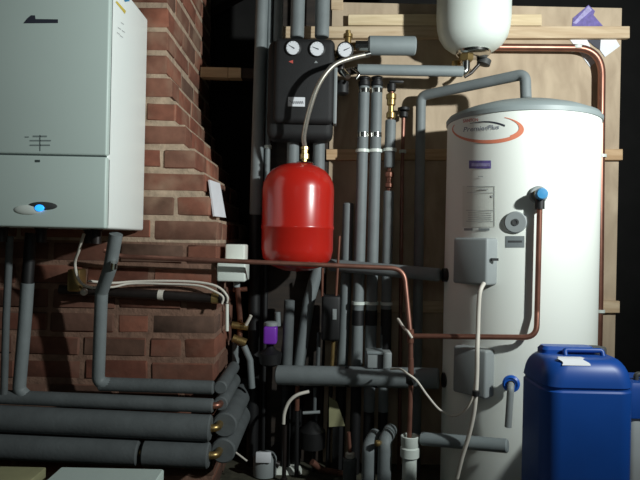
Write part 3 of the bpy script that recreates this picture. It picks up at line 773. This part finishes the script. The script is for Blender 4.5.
part('return_lagging', tube(new(), [(SIDE, 1.985, zB-0.008), (SIDE, 2.32, zB-0.006)], 0.024, 20, edge=.004), M['lagdark'], pt)
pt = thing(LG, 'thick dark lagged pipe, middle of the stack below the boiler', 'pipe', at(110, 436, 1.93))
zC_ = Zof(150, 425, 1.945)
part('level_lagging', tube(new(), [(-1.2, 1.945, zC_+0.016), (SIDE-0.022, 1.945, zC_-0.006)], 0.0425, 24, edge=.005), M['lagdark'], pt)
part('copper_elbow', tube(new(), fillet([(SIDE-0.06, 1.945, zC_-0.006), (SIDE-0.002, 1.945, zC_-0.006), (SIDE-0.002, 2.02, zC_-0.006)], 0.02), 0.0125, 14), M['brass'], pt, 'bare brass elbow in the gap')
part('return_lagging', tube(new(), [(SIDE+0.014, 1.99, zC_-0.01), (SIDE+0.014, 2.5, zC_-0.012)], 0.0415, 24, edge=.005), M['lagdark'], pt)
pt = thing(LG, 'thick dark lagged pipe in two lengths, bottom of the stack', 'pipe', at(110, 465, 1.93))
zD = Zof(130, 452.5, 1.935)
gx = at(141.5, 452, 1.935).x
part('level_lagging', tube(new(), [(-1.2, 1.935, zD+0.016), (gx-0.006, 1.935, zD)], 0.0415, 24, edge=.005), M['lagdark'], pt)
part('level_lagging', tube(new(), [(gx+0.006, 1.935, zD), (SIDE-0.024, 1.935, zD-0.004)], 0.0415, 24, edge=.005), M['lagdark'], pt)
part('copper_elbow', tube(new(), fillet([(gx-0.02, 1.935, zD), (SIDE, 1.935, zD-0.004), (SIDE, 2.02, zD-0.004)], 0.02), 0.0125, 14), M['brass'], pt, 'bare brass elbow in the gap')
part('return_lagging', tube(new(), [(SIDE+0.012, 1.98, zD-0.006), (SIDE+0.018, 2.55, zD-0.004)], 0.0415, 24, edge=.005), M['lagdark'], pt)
pipe('thin_pipe', M['lagdark'], [(10, 236, 1.86), (6, 320, 1.88), (4, 394, 1.9)], 0.011, 'thin dark pipe at the far left edge under the boiler')

# gas pipe, cables and junction box
gp = thing('gas_pipe', 'dark horizontal iron pipe fixed across the chimney bricks', 'pipe', at(165, 302, 2.03))
part('pipe', tube(new(), [at(60, 289, 2.02), at(228, 299, 2.03)], 0.0165, 18), M['blackiron'], gp)
part('white_band', tube(new(), [at(158.5, 294.8, 2.026), at(164, 295.2, 2.026)], 0.0178, 18), M['cable'], gp, 'white band')
part('brass_union', tube(new(), [at(212, 297.8, 2.03), at(219, 298.3, 2.03)], 0.0195, 8), M['brass'], gp, 'brass union')
ga = thing('gas_valve', 'pale brass gas valve half hidden in the shadow under the boiler', 'valve', at(76, 292, 2.0))
a = at(75, 281, 2.0)
part('body', box(new(), a.x-0.022, a.x+0.022, 1.985, 2.045, a.z-0.035, a.z+0.04, 0.008), M['brass'], ga)
part('white_knob', ellipsoid(new(), at(84, 292, 1.975), 0.012, 0.012, 0.012, 14), M['cable'], ga, 'small white knob')
single('power_cable', tube(new(), spline([at(84, 234, 1.85), at(79, 250, 1.87), at(75, 263, 1.9), at(78, 278, 1.92), at(84, 285, 1.93), at(93, 288, 1.95)], 6), 0.0048, 8), M['cable'], 'white cable hanging in a loop beneath the boiler', 'cable')
single('power_cable', tube(new(), spline([at(88, 281, 1.95), at(112, 283, 1.98), at(135, 281.5, 2.01), at(170, 281, 2.02), at(200, 282.5, 2.02), at(218, 287, 2.015), at(227, 296, 2.015), at(227, 303, 2.02)], 6), 0.0042, 8), M['cable'], 'upper white cable running along above the dark iron pipe', 'cable')
single('power_cable', tube(new(), spline([at(92, 288, 1.95), at(113, 287, 1.97), at(132, 283.5, 2.0), at(168, 284, 2.01), at(198, 285.5, 2.005), at(214, 291, 2.0), at(223, 297, 2.0), at(222, 304, 2.0)], 6), 0.0036, 8), M['cable'], 'lower white cable drooping onto the dark iron pipe', 'cable')
jb = thing('junction_box', 'white electrical box on the corner of the chimney', 'junction box', at(231, 283, 2.1))
a = at(216.5, 281.5, 2.04); b = at(245.5, 261, 2.04)
part('lower_box', box(new(), a.x, b.x, 2.04, 2.16, a.z, b.z, 0.006, 3), M['white'], jb)
a2 = at(226, 262, 2.13); b2 = at(246, 244.5, 2.13)
part('upper_box', box(new(), max(a2.x, -0.349), b2.x, 2.10, 2.20, a2.z-0.02, b2.z, 0.006, 3), M['cream'], jb)
part('cable_gland', lathe(new(), [(0.012, 0), (0.012, 0.03)], at(236.5, 287, 2.08), seg=14), M['grey'], jb)

# valve cluster below the box
vc = thing('filling_valve', 'cluster of brass valves and pipes below the white electrical box', 'valve', at(238, 350, 2.3))
part('riser', tube(new(), [at(237, 284, 2.22), at(240, 318, 2.3), at(239.5, 345, 2.32)], 0.0105, 14), M['brown'], vc)
part('side_stub', tube(new(), [at(233, 290, 2.25), at(247, 289, 2.25)], 0.009, 12), M['copper'], vc)
part('sleeve', tube(new(), [at(227, 304, 2.2), at(227, 331, 2.2)], 0.0065, 12), M['cream'], vc, 'pale cream sleeve')
part('tee_body', tube(new(), [at(232, 325, 2.29), at(248, 327, 2.29)], 0.014, 12), M['brass'], vc)
part('tee_body', tube(new(), [at(233, 338, 2.29), at(246, 343, 2.29)], 0.016, 10), M['brass'], vc)
part('lever', tube(new(), [at(246, 325, 2.26), at(251, 315.5, 2.25)], 0.0065, 10), M['cable'], vc, 'pale lever')
part('lower_pipe', tube(new(), [at(236, 343, 2.36), at(235, 372, 2.36)], 0.015, 14), M['lag'], vc)
part('lower_branch', tube(new(), [at(244, 346, 2.28), at(250, 360, 2.28), at(252, 388, 2.28)], 0.0125, 12), M['lag'], vc)

# purple headed valve
pv = thing('zone_valve', 'valve with purple plastic head on a dark pump body', 'valve', at(270, 362, 2.3))
a = at(263.2, 344.5, 2.24); b = at(276.8, 327, 2.24)
part('purple_head', box(new(), a.x, b.x, 2.24, 2.30, a.z, b.z, 0.008, 3), M['purple'], pv, 'purple head')
part('cap_ring', lathe(new(), [(0.02, 0), (0.026, 0.003), (0.026, 0.014), (0.018, 0.018)], (0.5*(a.x+b.x), 2.27, b.z-0.002), seg=18), M['grey'], pv)
part('grey_stub', tube(new(), [at(278, 326, 2.29), at(277.5, 312, 2.29)], 0.011, 12), M['lag'], pv)
part('body', lathe(new(), [(0.02, 0), (0.04, 0.01), (0.045, 0.05), (0.025, 0.06), (0.012, 0.075)], at(270, 366, 2.28), seg=20), M['black'], pv)

# small copper drops right below red vessel, black block
sb = thing('solar_valve', 'black valve block with two thin copper tails under the red vessel', 'valve', at(329, 340, 2.3))
part('copper_tail', tube(new(), [at(322.5, 268, 2.285), at(322, 297, 2.29)], 0.0055, 10), M['copper'], sb)
part('copper_tail', tube(new(), [at(339.5, 236, 2.285), at(336, 297, 2.29)], 0.0055, 10), M['copper'], sb)
a = at(321, 341, 2.27); b = at(341, 296, 2.27)
part('block', box(new(), a.x, b.x, 2.27, 2.34, a.z, b.z, 0.01, 3), M['black'], sb)
part('white_tag', box(new(), at(332.5, 319, 2.268).x, at(336.5, 319, 2.268).x, 2.266, 2.272, at(334, 319.5, 2.268).z, at(334, 309, 2.268).z), M['grey'], sb, 'small pale tag')
pipe2('copper_pipe', M['brass'], [(333.5, 341, 2.325), (331.5, 372, 2.325)], [(327, 472, 2.325)], 0.008, 'short pale copper pipe below the black valve block')
pipe2('thin_pipe', M['lagdark'], [(319, 332, 2.335), (317.5, 372, 2.335)], [(313, 472, 2.335)], 0.008, 'thin grey pipe left of the black valve block bottom')

# motorised valve on the thick pipe
mv = thing('motorised_valve', 'small grey motorised valve sitting on the thick low lagged pipe', 'valve', at(379, 368, 2.2))
a = at(367, 368.5, 2.15); b = at(392, 352.5, 2.15)
part('head', box(new(), a.x, b.x, 2.15, 2.21, a.z, b.z, 0.005, 3), M['grey'], mv)
part('top_plate', box(new(), a.x-0.002, b.x-0.03, 2.146, 2.215, b.z-0.008, b.z+0.003, 0.002), M['lagtop'], mv)
a = at(379, 368.5, 2.17)
part('stem', lathe(new(), [(0.014, 0), (0.014, 0.012)], (a.x, 2.18, a.z-0.009), seg=12), M['brass'], mv)
part('black_strap', box(new(), at(378, 360, 2.149).x, at(383, 360, 2.149).x, 2.147, 2.152, a.z+0.002, at(380, 353, 2.15).z), M['black'], mv, 'black strap')

# white cables on the right
single('heater_cable', tube(new(), spline([at(484, 283, 1.845), at(480, 292, 1.83), at(478.5, 310, 1.83), at(478, 330, 1.825), at(477.3, 350, 1.81), at(477, 372, 1.81), at(476, 392, 1.81), at(474, 412, 1.82), at(469, 435, 1.84), at(462, 458, 1.86), at(457, 478, 1.88)], 6), 0.0066, 10), M['cable'], 'thick white cable dropping from the upper cover box to floor', 'cable')
single('heater_cable', tube(new(), spline([at(398, 319, 2.05), at(404, 328, 1.98), at(408, 332, 1.935), at(412, 338, 1.93)], 6), 0.0045, 8), M['cable'], 'short white cable crossing behind the copper tee', 'cable')
single('heater_cable', tube(new(), spline([at(391, 369, 2.06), at(400, 369, 1.98), at(408, 374, 1.935), at(417, 381, 1.93), at(427, 395, 1.92), at(440, 410, 1.9), at(454, 416, 1.88), at(466, 409, 1.85), at(473, 396, 1.83), at(474.6, 384, 1.82)], 6), 0.0035, 8), M['cable'], 'thin white cable looping from the copper pipe to the lower cover box', 'cable')
single('cable_cleat', tube(new(), [at(476, 391, 1.795), at(476, 396, 1.795)], 0.011, 10), M['black'], 'dark tie around the thick white cable below the lower cover box', 'cable tie')

# ------------------------------------------------------------------ blue jerrycan
jc = thing('jerrycan', 'big blue plastic jerrycan with a torn white label on top', 'jerrycan', (0.645, 1.55, 0.2))
JX0, JX1, JY0, JY1, JZ0, JZ1 = 0.516, 0.727, 1.355, 1.535, 0.2, 0.650
def rrect(hx, hy, r, n=7):
    pts = []
    for cxs, cys, a0 in ((1, 1, 0), (-1, 1, 90), (-1, -1, 180), (1, -1, 270)):
        for k in range(n+1):
            t = math.radians(a0+90*k/n); pts.append((cxs*(hx-r)+r*math.cos(t), cys*(hy-r)+r*math.sin(t)))
    return pts
def loft(bm, secs, c):
    rings = []
    for hx, hy, r, z, oy in secs:
        rings.append([bm.verts.new((c[0]+x, c[1]+y+oy, z)) for x, y in rrect(hx, hy, r)])
    n = len(rings[0])
    for a, b in zip(rings, rings[1:]):
        for k in range(n): bm.faces.new((a[k], a[(k+1) % n], b[(k+1) % n], b[k]))
    bm.faces.new(rings[0][::-1]); bm.faces.new(rings[-1])
    return bm
jx, jy = (JX0+JX1)/2, (JY0+JY1)/2; hx, hy = (JX1-JX0)/2, (JY1-JY0)/2
zg = 0.572
secs = [(hx-0.02, hy-0.02, 0.03, JZ0, 0), (hx-0.005, hy-0.005, 0.035, JZ0+0.008, 0), (hx, hy, 0.04, JZ0+0.025, 0), (hx, hy, 0.04, zg-0.006, 0), (hx-0.0035, hy-0.0035, 0.038, zg-0.002, 0), (hx-0.0035, hy-0.0035, 0.038, zg+0.002, 0), (hx, hy, 0.04, zg+0.006, 0)]
for k in range(1, 9):
    t = k/8*PI/2
    secs.append((hx-0.032*(1-math.cos(t)), hy-0.034*(1-math.cos(t)), 0.045, zg+0.006+(JZ1-0.012-zg-0.006)*math.sin(t), 0))
part('body', loft(new(), secs, (jx, jy)), M['blue'], jc)
# moulded rear ridge, low handle, cap and torn label
HS = JZ1-0.012-zg-0.006
bm = new(); loft(bm, [(hx-0.04, 0.024, 0.014, JZ1-0.022, 0), (hx-0.04, 0.024, 0.014, JZ1-0.004, 0), (hx-0.046, 0.017, 0.012, JZ1+0.004, 0)], (jx-0.012, jy+hy-0.062))
part('rear_ridge', bm, M['blue'], jc)
bm = new(); tube(bm, fillet([(jx-0.03, jy-0.012, JZ1-0.014), (jx-0.03, jy-0.006, JZ1-0.001), (jx+0.06, jy-0.006, JZ1-0.001), (jx+0.06, jy-0.012, JZ1-0.014)], 0.008), 0.006, 12)
part('handle', bm, M['blue'], jc)
bm = new(); lathe(bm, [(0.024, JZ1-0.014), (0.024, JZ1-0.002), (0.022, JZ1+0.002), (0, JZ1+0.002)], (jx+0.062, jy+0.03, 0), seg=28)
part('screw_cap', bm, M['darkgrey'], jc, 'dark screw cap')
bm = new(); prev = None
for k in range(9):
    t = math.radians(52+38*k/8)
    y = jy-hy+0.034*(1-math.cos(t))-0.0012*math.cos(t); z = zg+0.006+HS*math.sin(t)+0.0012*math.sin(t)
    w0 = -0.064+0.004*math.sin(k*0.8); w1 = -0.004+0.006*math.sin(k*0.7+1)
    a = bm.verts.new((jx+w0, y, z)); b = bm.verts.new((jx+w1, y, z))
    if prev: bm.faces.new((prev[0], prev[1], b, a))
    prev = (a, b)
a = bm.verts.new((jx-0.06, jy-hy+0.05, JZ1-0.011)); b = bm.verts.new((jx-0.004, jy-hy+0.052, JZ1-0.011)); bm.faces.new((prev[0], prev[1], b, a))
part('torn_label', bm, M['paper'], jc, 'torn white label', smooth=False)

# container with blue lid at the right edge
tb = thing('plastic_container', 'pale plastic container with a blue lid at the right edge behind jerrycan', 'container', (0.9, 1.62, 0.2))
part('tub', loft(new(), [(0.085, 0.055, 0.02, 0.2, 0), (0.09, 0.06, 0.02, 0.21, 0), (0.095, 0.065, 0.02, 0.46, 0)], (0.905, 1.625)), M['tub'], tb)
part('lid', loft(new(), [(0.105, 0.072, 0.02, 0.455, 0), (0.105, 0.072, 0.02, 0.53, 0), (0.098, 0.066, 0.02, 0.545, 0)], (0.905, 1.625)), M['blue'], tb, 'blue lid')
part('lid_handle', tube(new(), fillet([(0.85, 1.60, 0.543), (0.85, 1.60, 0.56), (0.96, 1.60, 0.56), (0.96, 1.60, 0.543)], 0.01), 0.007, 10), M['darkgrey'], tb, 'dark handle')

# white panel at the bottom left
wb = thing('metal_panel', 'white metal panel lying flat at the bottom left below the stacked pipes', 'panel', (-0.6, 1.5, 0.2))
a = at(52, 468.5, 1.7); 
part('sheet', loft(new(), [(0.145, 0.13, 0.004, 0.2, 0), (0.145, 0.13, 0.004, 0.242, 0), (0.142, 0.127, 0.004, 0.246, 0)], (at(118, 470, 1.7).x-0.012, 1.56)), M['boiler'], wb)
bm = new(); box(bm, -1.05, -0.757, 1.45, 1.69, 0.2, 0.245, 0.004)
single('cardboard_box', bm, M['greenboard'], 'dull flat box lying left of the white metal panel', 'box')

# ------------------------------------------------------------------ clutter low in the middle
cpump = thing('circulation_pump', 'small grey pump with a white plate on the floor beside the stacked pipes', 'pump', at(264, 474, 2.25))
a = at(264, 474, 2.25)
part('body', lathe(new(), [(0.03, 0.0), (0.045, 0.005), (0.045, 0.07), (0.035, 0.085), (0, 0.087)], (a.x, 2.28, 0.0) if a.z < 0.03 else (a.x, 2.28, a.z), seg=24), M['grey'], cpump)
p0 = at(255.5, 463, 2.225); p1 = at(271, 453, 2.225)
part('white_plate', box(new(), p0.x, p1.x, 2.225, 2.24, p0.z, p1.z, 0.003), M['paper'], cpump, 'white plate')
part('outlet', tube(new(), [at(279, 465, 2.28), at(264, 458, 2.28)], 0.014, 12), M['blackiron'], cpump)
cd = thing('capped_pipe', 'grey lagged stub pipe with white top and copper tail near the floor', 'pipe', (at(350, 470, 2.1).x, 2.1, 0))
a = at(350, 458, 2.1); 
part('lagging', lathe(new(), [(0.024, 0), (0.024, a.z-0.004), (0.022, a.z)], (a.x, 2.1, 0), seg=20), M['lagdark'], cd)
part('white_top', lathe(new(), [(0.012, 0), (0.016, 0.004), (0.016, 0.018), (0.008, 0.022)], (a.x, 2.1, a.z-0.001), seg=14), M['cable'], cd, 'white top')
part('copper_tail', tube(new(), [(a.x, 2.1, a.z+0.018), at(348.5, 432, 2.1)], 0.007, 10), M['brown'], cd)
for x, yt, Yd, lab in ((369, 446, 2.02, 'left one of two dark lagged stub pipes left of the white waste pipe'), (385, 441, 2.0, 'right one of two dark lagged stub pipes left of the white waste pipe')):
    a = at(x, yt, Yd)
    t = thing(LG, lab, 'pipe', (a.x, Yd, 0))
    part('lagging', tube(new(), fillet([(a.x, Yd, 0.0), (a.x, Yd, a.z), (a.x+0.03, Yd+0.10, a.z+0.006)], 0.03), 0.0235, 18, edge=.003), M['lag'], t)
    if x > 380: part('brass_end', lathe(new(), [(0.006, -0.02), (0.01, 0.002), (0.01, 0.012), (0.004, 0.016)], at(378.5, 443, 1.985), (-0.5, -1, 0.2), 12), M['brass'], t, 'small brass end')
single('hose', tube(new(), spline([at(283.5, 424, 2.22), at(284.5, 413, 2.22), at(289, 402, 2.22), at(297, 395, 2.22), at(309, 391.5, 2.23)], 6), 0.0065, 10), M['cable'], 'pale curved hose below the left end of thick lagged pipe', 'hose')
single('hose_union', lathe(new(), [(0.006, 0), (0.013, 0.003), (0.013, 0.016), (0.008, 0.02), (0.008, at(284.5, 425, 2.22).z)], (at(284.5, 450, 2.22).x, 2.22, 0), seg=8), M['blackiron'], 'dark union at the lower end of the pale curved hose', 'pipe fitting')
pipe2('copper_pipe', M['copper'], [(297.5, 386, 2.27), (297, 411, 2.27)], [(296.5, 476, 2.27)], 0.009, 'short orange copper pipe behind the pale curved hose')
pipe('thin_pipe', M['lagdark'], [(315, 388, 2.27), (314.5, 412, 2.27)], 0.007, 'thin grey upright stub below the thick low lagged pipe')
fv = thing('floor_valve', 'black valve body under the middle of the thick low lagged pipe', 'valve', at(315, 450, 2.3))
a = at(312, 450, 2.3)
part('body', lathe(new(), [(0.02, 0), (0.05, 0.012), (0.05, 0.075), (0.03, 0.095), (0.012, 0.11)], a, seg=20), M['black'], fv)
part('lever', tube(new(), [at(303, 413, 2.26), at(320, 412, 2.26)], 0.006, 8), M['grey'], fv, 'pale lever')
o = new(); q = [at(x, y, 2.30) for x, y in ((329, 397), (337, 402), (345, 426), (329, 427))]
vv = [o.verts.new(p) for p in q] + [o.verts.new(Vector(p)+Vector((0, 0.012, 0))) for p in q]
for f in ((0, 1, 2, 3), (7, 6, 5, 4), (0, 4, 5, 1), (1, 5, 6, 2), (2, 6, 7, 3), (3, 7, 4, 0)): o.faces.new([vv[i] for i in f])
t = thing('board_offcut', 'olive board offcut with slanted edge under the thick low lagged pipe', 'offcut', (at(337, 430, 2.30).x, 2.306, 0))  # a board offcut; the post only carries it
part('plate', o, M['greenboard'], t, smooth=False)
px_ = at(336, 430, 2.30).x; part('post', box(new(), px_-0.012, px_+0.012, 2.301, 2.318, 0, at(336, 425, 2.30).z), M['black'], t, 'black post')
single('cable_tie', tube(new(), [at(234, 451, 2.2), at(247, 461, 2.2)], 0.0035, 8), M['cable'], 'white loose tie beside the bottom end of stacked pipes', 'cable tie')
pipe('copper_pipe', M['brown'], [(312, 462, 2.2), (322, 470, 2.22), (345, 474, 2.3)], 0.012, 'dull copper pipe lying on the floor in the middle')
single('insulation_scrap', loft(new(), [(0.06, 0.04, 0.02, 0.0, 0), (0.055, 0.035, 0.02, 0.012, 0), (0.03, 0.02, 0.015, 0.022, 0)], (at(286, 476, 2.3).x, 2.33)), M['cream'], 'pale crumpled scrap on the floor beside the grey pump', 'scrap')

# ------------------------------------------------------------------ light, world, camera
def lamp(name, kind, loc, energy, size, col):
    l = bpy.data.lights.new(name, kind); l.energy = energy; l.color = col
    l.shadow_soft_size = size
    o = bpy.data.objects.new(name, l); o.location = loc; C.objects.link(o); return o
bulb = lamp('shaded_bulb', 'SPOT', (1.45, 0.62, 1.62), 205, 0.035, (0.94, 1.0, 0.985))
bulb.data.spot_size = math.radians(150); bulb.data.spot_blend = 1.0
bulb.rotation_euler = (Vector((-0.15, 2.2, 2.0)) - Vector((1.45, 0.62, 1.62))).to_track_quat('-Z', 'Y').to_euler()
lamp('camera_side_fill', 'POINT', (-0.15, -0.1, 1.25), 3.5, 0.2, (0.9, 1.0, 0.98))  # unseen fill added to lift the shadows, not a lamp of the loft
w = bpy.data.worlds.new('loft'); bpy.context.scene.world = w; w.use_nodes = True
w.node_tree.nodes['Background'].inputs['Color'].default_value = (0.75, 0.9, 0.95, 1)
w.node_tree.nodes['Background'].inputs['Strength'].default_value = 0.03
cam = bpy.data.cameras.new('camera'); co = bpy.data.objects.new('camera', cam); C.objects.link(co)
cam.sensor_width = 36; cam.lens = 36*F/640; cam.clip_start = 0.05
co.location = (0, 0, ZC); co.rotation_euler = (PI/2, -RHO, 0)
sc = bpy.context.scene; sc.camera = co
sc.view_settings.view_transform = 'Standard'
sc.view_settings.look = 'None'
